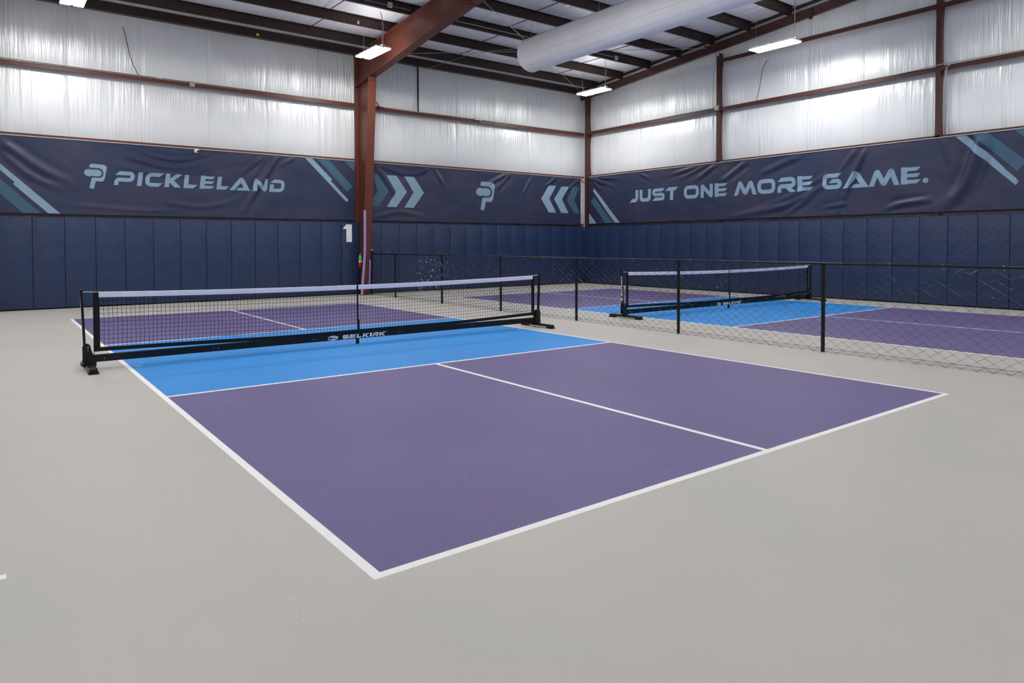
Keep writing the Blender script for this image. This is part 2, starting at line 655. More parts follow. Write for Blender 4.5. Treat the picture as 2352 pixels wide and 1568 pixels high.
def banner_cloth(name, bank, s0, s1, z0, z1, par):
    st = .04
    nx, nz = int(round((s1-s0)/st)), 44
    LAT[:] = [s0, (s1-s0)/nx, z0, (z1-z0)/nz]
    mb = MB()
    for j in range(nz+1):
        for i in range(nx+1):
            s = s0+(s1-s0)*i/nx
            z = z0+(z1-z0)*j/nz
            mb.v.append(ban_pos(bank, s, z, 0))
    for j in range(nz):
        for i in range(nx):
            q = j*(nx+1)+i
            mb.f.append((q, q+1, q+nx+2, q+nx+1))
    o = mb.build(name, BAN, par, smooth=True, fix=False)
    return o


def print_poly(name, bank, polys, m, par, off=.005, quads=False, label=None):
    """flat print on the cloth: cut on a grid so that it follows the folds"""
    bm = bmesh.new()
    for poly in polys:
        vs = [bm.verts.new((p[0], p[1], 0)) for p in poly]
        bm.faces.new(vs)
    bmesh.ops.triangulate(bm, faces=bm.faces[:])
    xs = [v.co.x for v in bm.verts]
    zs = [v.co.y for v in bm.verts]
    o0, gx, z0_, gz = LAT
    for k in range(int((min(xs)-o0)/gx), int((max(xs)-o0)/gx)+1):
        bmesh.ops.bisect_plane(bm, geom=bm.verts[:]+bm.edges[:]+bm.faces[:], plane_co=(o0+k*gx, 0, 0), plane_no=(1, 0, 0))
    for k in range(int((min(zs)-z0_)/gz), int((max(zs)-z0_)/gz)+1):
        bmesh.ops.bisect_plane(bm, geom=bm.verts[:]+bm.edges[:]+bm.faces[:], plane_co=(0, z0_+k*gz, 0), plane_no=(0, 1, 0))
    for v in bm.verts:
        v.co = Vector(ban_pos(bank, v.co.x, v.co.y, off))
    mb = MB()
    mb.add_bm(bm)
    o = mb.build(name, m, par, smooth=True, fix=False)
    if label:
        o['label'] = label
    return o


# ---- lettering: ribbons of constant width
def rnd(pts, r, n=5):
    """polyline with its inner corners rounded"""
    out = [pts[0]]
    for i in range(1, len(pts)-1):
        p, a, b = Vector(pts[i]), Vector(pts[i-1]), Vector(pts[i+1])
        rr = min(r, (p-a).length*.49, (p-b).length*.49)
        q0, q1 = p+(a-p).normalized()*rr, p+(b-p).normalized()*rr
        for k in range(n+1):
            t = k/n
            out.append(tuple((1-t)**2*q0+2*t*(1-t)*p+t*t*q1))
    out.append(pts[-1])
    return out


def ribbon(pts, t, cut0=0., cut1=0., closed=False):
    P = [Vector(p) for p in pts]
    n = len(P)
    L, R = [], []
    for i in range(n):
        if closed:
            d0 = (P[i]-P[i-1]).normalized()
            d1 = (P[(i+1) % n]-P[i]).normalized()
        else:
            d0 = (P[i]-P[i-1]).normalized() if i else (P[1]-P[0]).normalized()
            d1 = (P[i+1]-P[i]).normalized() if i < n-1 else d0
        n0, n1 = Vector((-d0.y, d0.x)), Vector((-d1.y, d1.x))
        mv = (n0+n1)
        if mv.length < 1e-5:
            mv = n0.copy()
        mv.normalize()
        k = t/2/max(.5, mv.dot(n0))
        a, b = P[i]+mv*k, P[i]-mv*k
        if not closed and i == 0:
            a, b = a+d0*cut0*t, b-d0*cut0*t
        if not closed and i == n-1:
            a, b = a+d0*cut1*t, b-d0*cut1*t
        L.append(tuple(a))
        R.append(tuple(b))
    out = []
    for i in range(n if closed else n-1):
        j = (i+1) % n
        out.append([L[i], L[j], R[j], R[i]])
    return out


def circle(c, r, n=16):
    return [(c[0]+r*math.cos(2*PI*k/n), c[1]+r*math.sin(2*PI*k/n)) for k in range(n)]


def clip_z(poly, lo, hi):
    for sg, lim in ((1, lo), (-1, -hi)):
        out = []
        for i, p in enumerate(poly):
            q = poly[i-1]
            a, b = sg*q[1]-lim, sg*p[1]-lim
            if (a >= 0) != (b >= 0):
                f = a/(a-b)
                out.append((q[0]+(p[0]-q[0])*f, q[1]+(p[1]-q[1])*f))
            if b >= 0:
                out.append(p)
        poly = out
        if len(poly) < 3:
            return []
    return poly


def glyph(ch, W, H=1., t=.235):
    return [q for q in (clip_z(list(p), 0, H) for p in glyph_raw(ch, W, H, t)) if len(q) > 2]


def glyph_raw(ch, W, H=1., t=.235):
    h = t/2
    w = t*1.15                       # upright strokes a little wider
    g = w/2
    R = .3*H
    if ch == 'I':
        return [[(0, 0), (W, 0), (W, H), (0, H)]]
    if ch == 'P':
        return ribbon(rnd([(.12*W, H-h), (W-h, H-h), (W-h, H*.4), (g, H*.4), (g, 0)], R*.75), t, cut0=.5)
    if ch == 'R':
        return ribbon(rnd([(.12*W, H-h), (W-h, H-h), (W-h, H*.42), (g, H*.42), (g, 0)], R*.75), t, cut0=.5)+ribbon([(W*.5, H*.42), (W-g*.8, -.08*H)], t*1.05, 0, 0)
    if ch == 'C':
        return ribbon(rnd([(W-.12*W, H-h), (h, H-h), (h, h), (W-.12*W, h)], R), t, cut0=.5, cut1=.5)
    if ch == 'G':
        return ribbon(rnd([(W*.9, H-h), (h, H-h), (h, h), (W-h, h), (W-h, H*.52), (W*.42, H*.52)], R*.9), t*.95, cut0=.5, cut1=.5)
    if ch == 'K':
        return ribbon([(g, 0), (g, H)], w)+ribbon([(w*.85, H*.42), (W-g*.7, H*1.1)], t*1.05, 0, 0)+ribbon([(w*.85, H*.62), (W-g*.8, -.1*H)], t*1.15, 0, 0)
    if ch == 'L':
        return ribbon([(g, t), (g, H)], w)+ribbon([(0, h), (W-.1*W, h)], t, 0, .5)
    if ch == 'E':
        o = ribbon([(g, 0), (g, H)], w*1.1)
        for z in (h, H/2, H-h):
            o += ribbon([(w, z), (W-.12*W, z)], t*.78, 0, .5)
        return o
    if ch == 'A':
        return ribbon(rnd([(g*.5, -.1*H), (W*.5, H-h*.75), (W-g*.5, -.1*H)], .14*H), t*1.2)+ribbon([(W*.36, h*.8), (W-w, h*.8)], t*.8, .4, 0)
    if ch == 'N':
        return ribbon(rnd([(g, 0), (g, H-h*.7), (W-g, h*.7), (W-g, H)], .12*H), t*1.02)
    if ch == 'M':
        return ribbon(rnd([(g*.5, -.1*H), (W*.26, H-h*.7), (W*.5, h*.7), (W*.74, H-h*.7), (W-g*.5, -.1*H)], .15*H), t*1.08)
    if ch == 'D':
        return ribbon(rnd([(.12*W, H-h), (W-h, H-h), (W-h, h), (t*.6, h)], R), t, cut0=.5)+[[(0, 0), (w, 0), (w, H*.60), (0, H*.60)]]
    if ch == 'O':
        return ribbon(rnd([(W/2, H-h), (W-h, H-h), (W-h, h), (h, h), (h, H-h), (W/2, H-h)], R*1.05)[:-1], t, closed=True)
    if ch == 'U':
        return ribbon(rnd([(g, H), (g, h), (W-g, h), (W-g, H)], R), t*1.1)
    if ch == 'J':
        return ribbon(rnd([(W-g, H), (W-g, h), (.14*W, h)], R), t*1.1, 0, .5)
    if ch == 'S':
        return ribbon(rnd([(W*.9, H-h), (h, H-h), (h, H/2), (W-h, H/2), (W-h, h), (W*.1, h)], R*.8), t*.92, .5, .5)
    if ch == 'T':
        return ribbon([(.1*W, H-h), (W*.9, H-h)], t, .5, .5)+ribbon([(W/2, 0), (W/2, H-t)], w)
    if ch == '.':
        return [circle((W/2, W/2), W/2)]
    return []


def emblem(W, H):
    """the paddle-shaped P with the three balls"""
    X = lambda a: a*W
    Z = lambda a: a*H
    O = [(270, 92), (510, 103), (555, 125), (583, 165), (583, 210), (560, 340), (530, 530), (505, 575), (460, 597), (345, 592), (305, 790), (290, 812), (235, 808),
         (212, 785), (215, 760), (255, 530), (262, 505), (290, 490), (420, 490), (460, 475), (490, 445), (505, 400), (508, 330), (500, 290), (475, 245), (440, 220),
         (400, 210), (240, 208), (215, 190), (212, 165), (225, 125), (245, 100)]
    out = [[(X((a-115)/470), Z((815-b)/725)) for a, b in O]]
    for k, (cx, cy, r) in enumerate(((208, 355, 104), (314, 353, 99), (374, 355, 99))):
        out.append([(X((cx+r*math.cos(q)-115)/470), Z((815-cy+r*math.sin(q))/725)) for q in [2*PI*i/20 for i in range(20)]])
    return out


def place(polys, sx, sz, flip=False, shear=0.):
    """flip: wall B, where s decreases to the viewer's right"""
    return [[((sx-(p[0]+shear*p[1])) if flip else (sx+p[0]+shear*p[1]), sz+p[1]) for p in poly] for poly in polys]


# banner on the back wall, left bay
LBG = 'printed sponsor banners on the walls'
t = thing('wall_banner', (-.3, 16.2, 2.18), 'long navy banner reading PICKLELAND on the back wall left of the brown column', 'banner', LBG)
banner_cloth('cloth', 'A', -7.6, 7.337, 2.18, 3.895, t)
MB().tube([(-7.6, 16.195, 3.90), (7.337, 16.195, 3.90)], .014, 6).build('top_hem', HEM, t)['label'] = 'pale top hem'
MB().tube([(-7.6, 16.197, 2.175), (7.337, 16.197, 2.175)], .009, 6).build('bottom_hem', BDK, t)
print_poly('stripe', 'A', [[(-1.66, 3.89), (.087, 2.185), (-.147, 2.185), (-.786, 2.818), (-.761, 2.863), (-1.80, 3.89)]], BLT, t, label='pale diagonal stripe')
print_poly('stripe', 'A', [[(-1.99, 3.89), (-.283, 2.185), (-.612, 2.185), (-2.33, 3.89)]], BMID, t, label='dim blue diagonal stripe')
print_poly('stripe', 'A', [[(5.85, 3.885), (6.058, 3.885), (6.633, 3.331), (6.599, 3.282), (7.136, 2.753), (7.07, 2.693)]], BLT, t, label='pale diagonal stripe')
print_poly('stripe', 'A', [[(6.22, 3.885), (6.532, 3.885), (7.264, 3.162), (7.09, 2.993)]], BMID, t, label='dim blue diagonal stripe')
print_poly('stripe', 'A', [[(7.003, 3.885), (7.335, 3.885), (7.334, 3.587)]], BMID, t, label='dim blue corner triangle')
print_poly('emblem', 'A', place(emblem(.455, .59), .574, 2.782), BLT, t, label='pale blue P shaped emblem')
for ch, a, b in (('P', 1.16, 1.63), ('I', 1.655, 1.80), ('C', 1.825, 2.262), ('K', 2.262, 2.69), ('L', 2.70, 3.05), ('E', 3.085, 3.48), ('L', 3.49, 3.825),
                 ('A', 3.83, 4.375), ('N', 4.41, 4.83), ('D', 4.845, 5.285)):
    print_poly('letter', 'A', [[(a+p[0]*.33+.043*p[1], 2.896+p[1]*.335) for p in q] for q in glyph(ch, (b-a-.043)/.33, 1, .275)], BLT, t)

# banner on the back wall, right bay
t = thing('wall_banner', (12, 16.2, 2.18), 'navy banner with chevrons and a small emblem between brown column and corner', 'banner', LBG)
banner_cloth('cloth', 'A', 7.66, 16.33, 2.18, 3.895, t)
MB().tube([(7.66, 16.195, 3.90), (16.33, 16.195, 3.90)], .012, 6).build('top_hem', HEM, t)['label'] = 'pale top hem'
MB().tube([(7.66, 16.197, 2.175), (16.33, 16.197, 2.175)], .009, 6).build('bottom_hem', BDK, t)
chev = lambda x: [[(x, 3.55), (x+.335, 3.553), (x+.69, 3.075), (x+.32, 3.068)], [(x+.32, 3.068), (x+.69, 3.075), (x+.325, 2.597), (x, 2.595)]]
print_poly('chevron', 'A', [[(8.27-.36, 3.545), (8.08, 3.55), (8.438, 3.066), (8.063, 3.06)], [(8.063, 3.06), (8.438, 3.066), (8.085, 2.605), (7.75, 2.6)]], BMID, t, label='dim blue chevron pointing right')
print_poly('chevron', 'A', chev(8.365), BLT, t, label='pale chevron pointing right')
print_poly('chevron', 'A', chev(8.965), BLT, t, label='pale chevron pointing right')
chevr = lambda x: [[(x, 3.55), (x+.343, 3.555), (x+.02, 3.09), (x-.356, 3.08)], [(x-.356, 3.08), (x+.02, 3.09), (x+.342, 2.592), (x-.01, 2.593)]]
print_poly('chevron', 'A', chevr(14.777), BLT, t, label='pale chevron pointing left')
print_poly('chevron', 'A', chevr(15.384), BLT, t, label='pale chevron pointing left')
print_poly('chevron', 'A', [[(15.942, 3.557), (16.297, 3.559), (16.005, 3.085), (15.647, 3.072)], [(15.647, 3.072), (16.005, 3.085), (16.297, 2.596), (16.005, 2.595)]], BMID, t, label='dim blue chevron pointing left')
print_poly('emblem', 'A', place(emblem(.75, .966), 11.65, 2.585), BLT, t, label='pale blue P shaped emblem')

# banner on the right wall
t = thing('wall_banner', (16.5, 8, 2.2), 'long navy banner reading JUST ONE MORE GAME. on the right wall', 'banner', LBG)
banner_cloth('cloth', 'B', -3.2, 15.93, 2.205, 3.925, t)
MB().tube([(16.495, -3.2, 3.93), (16.495, 15.93, 3.93)], .014, 6).build('top_hem', HEM, t)['label'] = 'pale top hem'
MB().tube([(16.497, -3.2, 2.2), (16.497, 15.93, 2.2)], .009, 6).build('bottom_hem', BDK, t)
print_poly('stripe', 'B', [[(15.642, 3.489), (14.367, 2.21), (14.596, 2.21), (15.228, 2.861), (15.211, 2.887), (15.72, 3.409)]], BLT, t, label='pale diagonal stripe')
print_poly('stripe', 'B', [[(15.66, 3.183), (14.714, 2.21), (15.075, 2.21), (15.844, 3.024)]], BMID, t, label='dim blue diagonal stripe')
print_poly('stripe', 'B', [[(15.925, 2.607), (15.536, 2.21), (15.925, 2.21)]], BLT, t, label='pale corner triangle')
print_poly('stripe', 'B', [[(3.80, 3.915), (3.58, 3.915), (3.037, 3.357), (3.051, 3.327), (2.543, 2.799), (2.609, 2.717)]], BLT, t, label='pale diagonal stripe')
print_poly('stripe', 'B', [[(3.46, 3.915), (3.13, 3.915), (2.42, 3.22), (2.583, 3.017)]], BMID, t, label='dim blue diagonal stripe')
print_poly('stripe', 'B', [[(2.646, 3.915), (2.30, 3.915), (2.30, 3.59)]], BMID, t, label='dim blue diagonal stripe')
for ch, a, b in (('J', 13.9, 13.51), ('U', 13.455, 12.94), ('S', 12.88, 12.35), ('T', 12.32, 11.81), ('O', 11.565, 10.975), ('N', 10.92, 10.457), ('E', 10.39, 9.925),
                 ('M', 9.69, 8.955), ('O', 8.922, 8.348), ('R', 8.29, 7.733), ('E', 7.68, 7.222), ('G', 6.968, 6.446), ('A', 6.407, 5.768), ('M', 5.736, 5.022),
                 ('E', 4.97, 4.517), ('.', 4.488, 4.36)):
    h = .415
    print_poly('letter', 'B', [[(a-p[0]*h, 2.89+p[1]*h) for p in q] for q in glyph(ch, (a-b)/h, 1, .275)], BLT, t)

# ------------------------------------------------------------------ wall pads
def pad_proto(wd, depth=.05, z0=.03, z1=2.10):
    mb = MB()
    mb.bev(-wd/2+.0045, wd/2-.0045, 0, depth, z0, z1, .007)
    mb.box(-wd/2+.004, wd/2-.004, .034, .044, z1-.01, z1+.028)
    return mb


PADG = 'navy wall pads lining the walls'


def pad(cx, cy, wd, rotz, label):
    t = bpy.data.objects.get('_')
    mb = pad_proto(wd)
    c, s = math.cos(rotz), math.sin(rotz)
    o = mb.build('wall_pad', PADM, None)
    auto_smooth(o, 50)
    o.location = (cx, cy, 0)
    o.rotation_euler = (0, 0, rotz)
    tag(o, label, 'wall pad', PADG)
    return o


PADCACHE = {}


def pad2(cx, cy, wd, rotz, label):
    key = round(wd, 3)
    if key not in PADCACHE:
        PADCACHE[key] = pad(cx, cy, wd, rotz, label)
        return PADCACHE[key]
    o = PADCACHE[key].copy()
    COL.objects.link(o)
    o.location = (cx, cy, 0)
    o.rotation_euler = (0, 0, rotz)
    o['label'] = label
    return o


# left bay of the back wall, counted from the column
lp = pad2((6.918+7.49)/2, 16.2, 7.49-6.918, 0, 'navy wall pad carrying the white numeral 1 beside the brown column')
for k in range(17):
    x1 = 6.918-.6144*k
    pad2(x1-.3072, 16.2, .6144, 0, 'plain navy wall pad, %s to the left of the pad with the numeral' % ORD[k])
# right bay
pad2((7.66+8.161)/2, 16.2, 8.161-7.66, 0, 'narrow navy wall pad half hidden behind the brown column, right side')
for k in range(13):
    x0 = 8.161+.6144*k
    pad2(x0+.3072, 16.2, .6144, 0, 'navy wall pad under the chevron banner, %s full pad right of the brown column' % ORD[k])
pad2((8.161+.6144*13+16.50)/2, 16.2, 16.50-8.161-.6144*13, 0, 'narrow navy wall pad filling the corner end of the back wall')
# right wall; rotation turns the pad face to -x
for k in range(27):
    y1 = 16.195-(.58 if k else 0)-.615*(k-1 if k else 0)
    wd = .58 if k == 0 else .615
    lab = 'navy wall pad on the right wall, touching the room corner' if k == 0 else 'navy wall pad on the right wall, %s from the room corner' % ORD[k]
    pad2(16.5, y1-wd/2, wd, -PI/2, lab)
struct(MB().box(-3.6, 7.37, 16.252, 16.264, 0, 2.10).build('added_backing_1', DARKG))  # dark sheets added behind the pads so the gaps read as shade
struct(MB().box(7.66, 16.50, 16.252, 16.264, 0, 2.10).build('added_backing_2', DARKG))
struct(MB().box(16.552, 16.564, -1, 16.25, 0, 2.10).build('added_backing_3', DARKG))
one = [[(6.95, 1.915), (7.061, 1.915), (7.061, 2.048)], [(7.061, 2.048), (7.061, 1.535), (7.232, 1.535), (7.232, 2.048)]]
mb = MB()
for q in one:
    mb.prism(q, 'y', 16.197, 16.2005)
o = mb.build('numeral', DECAL)
o.data.transform(Matrix.Translation(-lp.location))
o.parent = lp
o['label'] = 'white numeral 1'

# ------------------------------------------------------------------ steel: girts
GG = 'brown wall girts'


def girt_x(name, x0, x1, z, label, h=.12, y0=16.225, y1=16.415):
    mb = MB()
    mb.box(x0, x1, y0, y0+.008, z-h, z)              # inner flange
    mb.box(x0, x1, y0+.008, y1, z-.008, z)           # web
    mb.box(x0, x1, y0+.008, y0+.016, z-h, z-h+.012)
    return tag(mb.build(name, STEEL), label, 'girt', GG)


def girt_y(name, y0, y1, z, label, h=.11, x0=16.535, x1=16.715):
    mb = MB()
    mb.box(x0, x0+.008, y0, y1, z-h, z)
    mb.box(x0+.008, x1, y0, y1, z-.008, z)
    mb.box(x0+.008, x0+.016, y0, y1, z-h, z-h+.012)
    return tag(mb.build(name, STEEL_SHADE), label, 'girt', GG)


girt_x('wall_girt', XL, 7.37, 5.585, 'brown steel girt crossing the back wall left of the brown column')
girt_x('wall_girt', 7.64, 16.53, 5.585, 'brown steel girt crossing the back wall from brown column to corner')
girt_x('wall_girt', XL, 7.37, 3.965, 'brown steel girt edge above the PICKLELAND banner', .05, 16.222)
girt_x('wall_girt', 7.64, 16.53, 3.965, 'brown steel girt edge above the chevron banner', .05, 16.222)
girt_x('wall_girt', XL, 7.37, 2.215, 'dark brown girt in the gap under the PICKLELAND banner', .075, 16.26)
girt_x('wall_girt', 7.64, 16.53, 2.215, 'dark brown girt in the gap under the chevron banner', .075, 16.26)
girt_y('wall_girt', 10.37, 16.02, 5.60, 'brown girt on the right wall between the corner post and the next post')
girt_y('wall_girt', 4.25, 10.26, 5.60, 'brown girt on the right wall between its two tall posts, lower one')
girt_y('wall_girt', -3.5, 4.13, 5.60, 'brown girt on the right wall at the right edge, beyond the last post')
girt_y('wall_girt', 4.25, 10.26, 7.06, 'brown girt on the right wall between its two tall posts, upper one')
girt_y('wall_girt', -3.5, 4.13, 7.06, 'highest brown girt on the right wall, at the top right corner of the photo')
girt_y('wall_girt', -3.5, 16.0, 3.99, 'thin brown girt edge above the JUST ONE MORE GAME banner', .045, 16.53)
girt_y('wall_girt', -3.5, 16.2, 2.235, 'dark brown girt in the gap under the right wall banner', .08, 16.555)

# ------------------------------------------------------------------ purlins and eave strut
PG = 'brown roof purlins'
for k, y in enumerate(PY[:12]):
    z = zb(y)
    t = thing('roof_purlin', (0, y, z), 'brown roof purlin, %s one out from the back wall' % ORD[k], 'purlin', PG)
    mb = MB()
    mb.box(XL+.02, 16.43, y-.004, y+.004, z, z+.25)
    mb.box(XL+.02, 16.43, y, y+.065, z, z+.006)
    mb.box(XL+.02, 16.43, y+.059, y+.065, z, z+.018)
    mb.box(XL+.02, 16.43, y-.065, y, z+.236, z+.242)
    mb.build('web', PURLIN, t)
    if k < 8:
        hb = MB()
        for x in (14.75, 14.93, 15.11, 15.43, 15.50, 15.58, 15.66, 15.74, 15.98):
            for dz in (.07, .165):
                hb.lathe([(.0065, 0), (.0065, .002)], (x, y-.0065, z+dz), 'y', 6)
        for x in ((5.9, 6.15, 6.3, 6.85, 7.0) if k else (5.5, 5.9, 6.5)):
            for dz in (.07, .165):
                hb.lathe([(.0055, 0), (.0055, .002)], (x, y-.0065, z+dz), 'y', 6)
        hb.build('bolt_holes', HOLE, t)['label'] = 'pale punched holes'
for k, y in enumerate(PY[1:]):
    z = zb(y)
mb = MB()
mb.box(XL+.02, 16.5, 16.21, 16.222, 7.0, 7.215)
mb.box(XL+.02, 16.5, 16.222, 16.36, 7.0, 7.012)
mb.box(XL+.02, 16.5, 16.222, 16.36, 7.203, 7.215)
tag(mb.build('eave_strut', PURLIN), 'dark brown eave strut where back wall meets roof', 'strut')
# sag rods between purlins
for xs, lab in ((5.66, 'over the left court'), (10.28, 'behind the duct end'), (14.23, 'right of the duct')):
    for k in range(7):
        ya, yb = PY[k], PY[k+1]
        mb = MB().tube([(xs, ya-.01, zb(ya)+.17), (xs, yb+.01, zb(yb)+.04)], .011, 6)
        tag(mb.build('sag_angle', PURLIN), 'thin dark brace %s, %s to %s purlin' % (lab, ORD[k], ORD[k+1]), 'brace', 'thin braces between the purlins')

# ------------------------------------------------------------------ main frame (column + rafter)
def flange_plate(mb, x0, x1, pts, th):
    """plate following (y,z) points, thickness downwards"""
    for (a, b) in zip(pts[:-1], pts[1:]):
        d = Vector((b[0]-a[0], b[1]-a[1])).normalized()
        n = Vector((d.y, -d.x))*th
        mb.prism([a, b, (b[0]+n.x, b[1]+n.y), (a[0]+n.x, a[1]+n.y)], 'x', x0, x1)


def frame(xc, label_c, label_r):
    # column
    t = thing('steel_column', (xc, 16.0, 0), label_c, 'column', 'tapered columns of the main frames')
    yi = lambda z: 15.855-.0845*z
    MB().prism([(16.256, 0.012), (16.256, 6.98), (yi(6.15)+.012, 6.98), (yi(6.15)+.012, 6.15), (yi(.012)+.012, .012)], 'x', xc-.006, xc+.006).build('web', STEEL, t)
    MB().box(xc-.118, xc+.125, 16.255, 16.270, .012, 6.99).build('outer_flange', STEEL, t)
    MB().prism([(yi(.012), .012), (yi(6.22), 6.22), (yi(6.22)+.016, 6.22), (yi(.012)+.016, .012)], 'x', xc-.125, xc+.125).build('inner_flange', STEEL, t)
    mb = MB()
    mb.prism([(16.25, 6.055), (yi(6.2)+.016, 6.19), (yi(6.2)+.016, 6.205), (16.25, 6.07)], 'x', xc-.12, xc+.12)
    mb.build('stiffener', STEEL, t)
    MB().box(xc-.135, xc+.135, 15.81, 16.275, 0, .012).build('base_plate', STEEL, t)
    mb = MB()
    for dx in (-.05, .05):
        for zz in (6.02, 6.27):
            mb.lathe([(.016, 0), (.016, .018)], (xc+dx, yi(zz)-.018, zz), 'y', 6)
    mb.build('bolts', BOLT, t)['label'] = 'bolt heads'
    # rafter
    t = thing('roof_rafter', (xc, 8, 7), label_r, 'rafter', 'rafters of the main frames')
    top = lambda y: zb(y)-.012
    ylist = [15.31, 10.3, 4.0, 0.0]
    bot = {15.31: 6.225, 10.3: 6.86, 4.0: 7.42, 0.0: 7.75}
    allp = [(y, bot[y]) for y in ylist]+[(-4.0, bot[4.0]), (-8.9, 6.98)]
    tops = [(15.31, top(15.31)), (0, top(0)), (-8.9, top(8.9))]
    mb = MB()
    for a, b in zip(allp[:-1], allp[1:]):
        mb.prism([a, b, (b[0], top(abs(b[0]))), (a[0], top(abs(a[0])))], 'x', xc-.006, xc+.006)
    mb.build('web', STEEL, t)
    mb = MB()
    for a, b in zip(allp[:-1], allp[1:]):
        mb.prism([a, b, (b[0], b[1]-.016), (a[0], a[1]-.016)], 'x', xc-.125, xc+.125)
    mb.build('bottom_flange', STEEL, t)
    mb = MB()
    for a, b in zip(tops[:-1], tops[1:]):
        mb.prism([a, b, (b[0], b[1]+.012), (a[0], a[1]+.012)], 'x', xc-.125, xc+.125)
    mb.build('top_flange', STEEL, t)
    mb = MB()
    mb.box(xc-.11, xc+.11, 10.28, 10.305, 6.82, top(10.3))
    for dx in (-.06, .06):
        mb.lathe([(.018, 0), (.018, .02)], (xc+dx, 10.305, 6.95), 'y', 6)
        mb.lathe([(.018, 0), (.018, .02)], (xc+dx, 10.26, 6.95), 'y', 6)
    mb.build('splice_plate', STEEL, t)['label'] = 'bolted splice plate'


frame(7.5, 'tapered red-brown steel column standing on the floor between two wall banners', 'deep red-brown rafter rising from the tapered column across the ceiling')
frame(-1.56, 'tapered brown column of the next frame, beyond the left edge', 'brown rafter of the next frame, beyond the left edge')
tag(MB().tube([(7.63, 15.75, 5.82), (8.19, 16.222, 5.53)], .016, 6).build('flange_brace', STEEL), 'short diagonal brace from brown column to the back wall girt', 'brace')

# ------------------------------------------------------------------ right wall frame
def post_c(y0, y1, top, label):
    mb = MB()
    mb.box(16.53, 16.538, y0, y1, 0, top)
    mb.box(16.538, 16.715, y0, y0+.008, 0, top)
    mb.box(16.707, 16.715, y0+.008, y1, 0, top)
    mb.box(16.53, 16.55, y1-.006, y1, 0, top)
    return tag(mb.build('wall_post', STEEL_SHADE), label, 'post', 'brown posts of the right wall')


post_c(16.03, 16.19, 6.95, 'brown corner post where the two insulated walls meet')
post_c(10.262, 10.372, zb(10.3)-.26, 'tall brown post on the right wall, next after the corner post')
post_c(4.135, 4.245, zb(4.2)-.26, 'tall brown post on the right wall near the right edge')
mb = MB()
for a, b in (((16.19, 0), (0, 0)), ((0, 0), (-8.9, 0))):
    ya, yb = a[0], b[0]
    for x0, x1, d0, d1 in ((16.31, 16.318, -.245, -.01), (16.318, 16.40, -.018, -.01), (16.318, 16.40, -.245, -.237)):
        mb.prism([(ya, zb(ya)+d0), (yb, zb(yb)+d0), (yb, zb(yb)+d1), (ya, zb(ya)+d1)], 'x', x0, x1)
tag(mb.build('end_rafter', STEEL_DEEP_SHADE), 'sloping brown channel rafter along the top of the right wall', 'rafter')
mb = MB()
mb.prism([(16.15, zb(16.15)+.012), (0, zb(0)+.012), (0, zb(0)+.10), (16.15, zb(16.15)+.10)], 'x', 16.415, 16.428)
tag(mb.build('rake_strip', CONDUIT), 'pale grey strip running along the top of the sloping right wall rafter', 'strip')
mb = MB()
mb.prism([(16.15, zb(16.15)+.108), (0, zb(0)+.108), (0, zb(0)+.22), (16.15, zb(16.15)+.22)], 'x', 16.46, 16.5)
tag(mb.build('rake_angle', PURLIN), 'dark rake angle at the roof edge above the right wall', 'angle')
tag(MB().box(16.50, 16.528, 10.29, 10.33, 7.16, 7.24).build('wall_bracket', WPLAST), 'small white box at the top of the first tall post on the right wall', 'box')
mb = MB()
mb.box(16.29, 16.31, 7.17, 7.27, zb(7.2)-.33, zb(7.2)-.05)
tag(mb.build('clip_plate', PURLIN), 'small dark clip plate hanging below the sloping right wall rafter', 'bracket')

tag(MB().tube([(15.62, 10.39, zb(10.37)+.03), (16.305, 10.36, zb(10.37)-.23)], .014, 6).build('flange_brace', PURLIN), 'short dark diagonal brace from a purlin to the first tall right wall post', 'brace')
# rod bracing in the roof
tag(MB().tube([(7.52, 15.97, 6.975), (16.3, 10.54, 7.40)], .007, 5).build('brace_rod', GREYM), 'thin roof brace rod running from the brown column knee to the right wall', 'rod', 'crossing roof brace rods')
tag(MB().tube([(7.52, 10.57, 7.37), (16.3, 16.0, 6.945)], .007, 5).build('brace_rod', GREYM), 'thin roof brace rod running from the rafter splice to the room corner', 'rod', 'crossing roof brace rods')
tag(MB().tube([(9.55, 16.33, 6.84), (10.3, 14.2, 7.10), (11.7, 12.93, 7.22)], .005, 5).build('guy_wire', GREYM), 'thin wire from the dark vertical pipe up to the purlins', 'wire')
tag(MB().tube([(9.545, 16.34, 5.6), (9.545, 16.34, 7.0)], .022, 8).build('vertical_pipe', DARKG), 'dark vertical pipe on the upper back wall right of the brown column', 'pipe')

# ------------------------------------------------------------------ fabric duct
DX, DZ, DR, DY0, DY1 = 10.30, 6.46, .43, 11.72, -8.5
t = thing('fabric_duct', (DX, DY0, DZ), 'large white round fabric air duct hanging under the ceiling', 'air duct')
n = 48
mb = MB()
yy = [DY0-.02-i*.4 for i in range(int((DY0-DY1)/.4)+1)]
for y in yy:
    rr = DR*(1+.002*math.sin(y*2.1))
    for j in range(n):
        a = 2*PI*j/n
        mb.v.append((DX+rr*math.cos(a), y, DZ+rr*math.sin(a)))
for i in range(len(yy)-1):
    for j in range(n):
        q = i*n
        mb.f.append((q+j, q+(j+1) % n, q+n+(j+1) % n, q+n+j))
mb.build('sleeve', DUCT, t, smooth=True)
MB().lathe([(.02, .10), (.2, .085), (.34, .05), (.41, .015), (DR, -.02)], (DX, DY0, DZ), 'y', 48).build('end_cap', DUCT, t, smooth=True)
for yr in (DY0-.06, 6.42, 1.3, -3.8):
    MB().lathe([(DR+.001, 0), (DR+.007, .008), (DR+.007, .022), (DR+.001, .03)], (DX, yr, DZ), 'y', 48).build('seam_ring', DUCT, t, smooth=True)
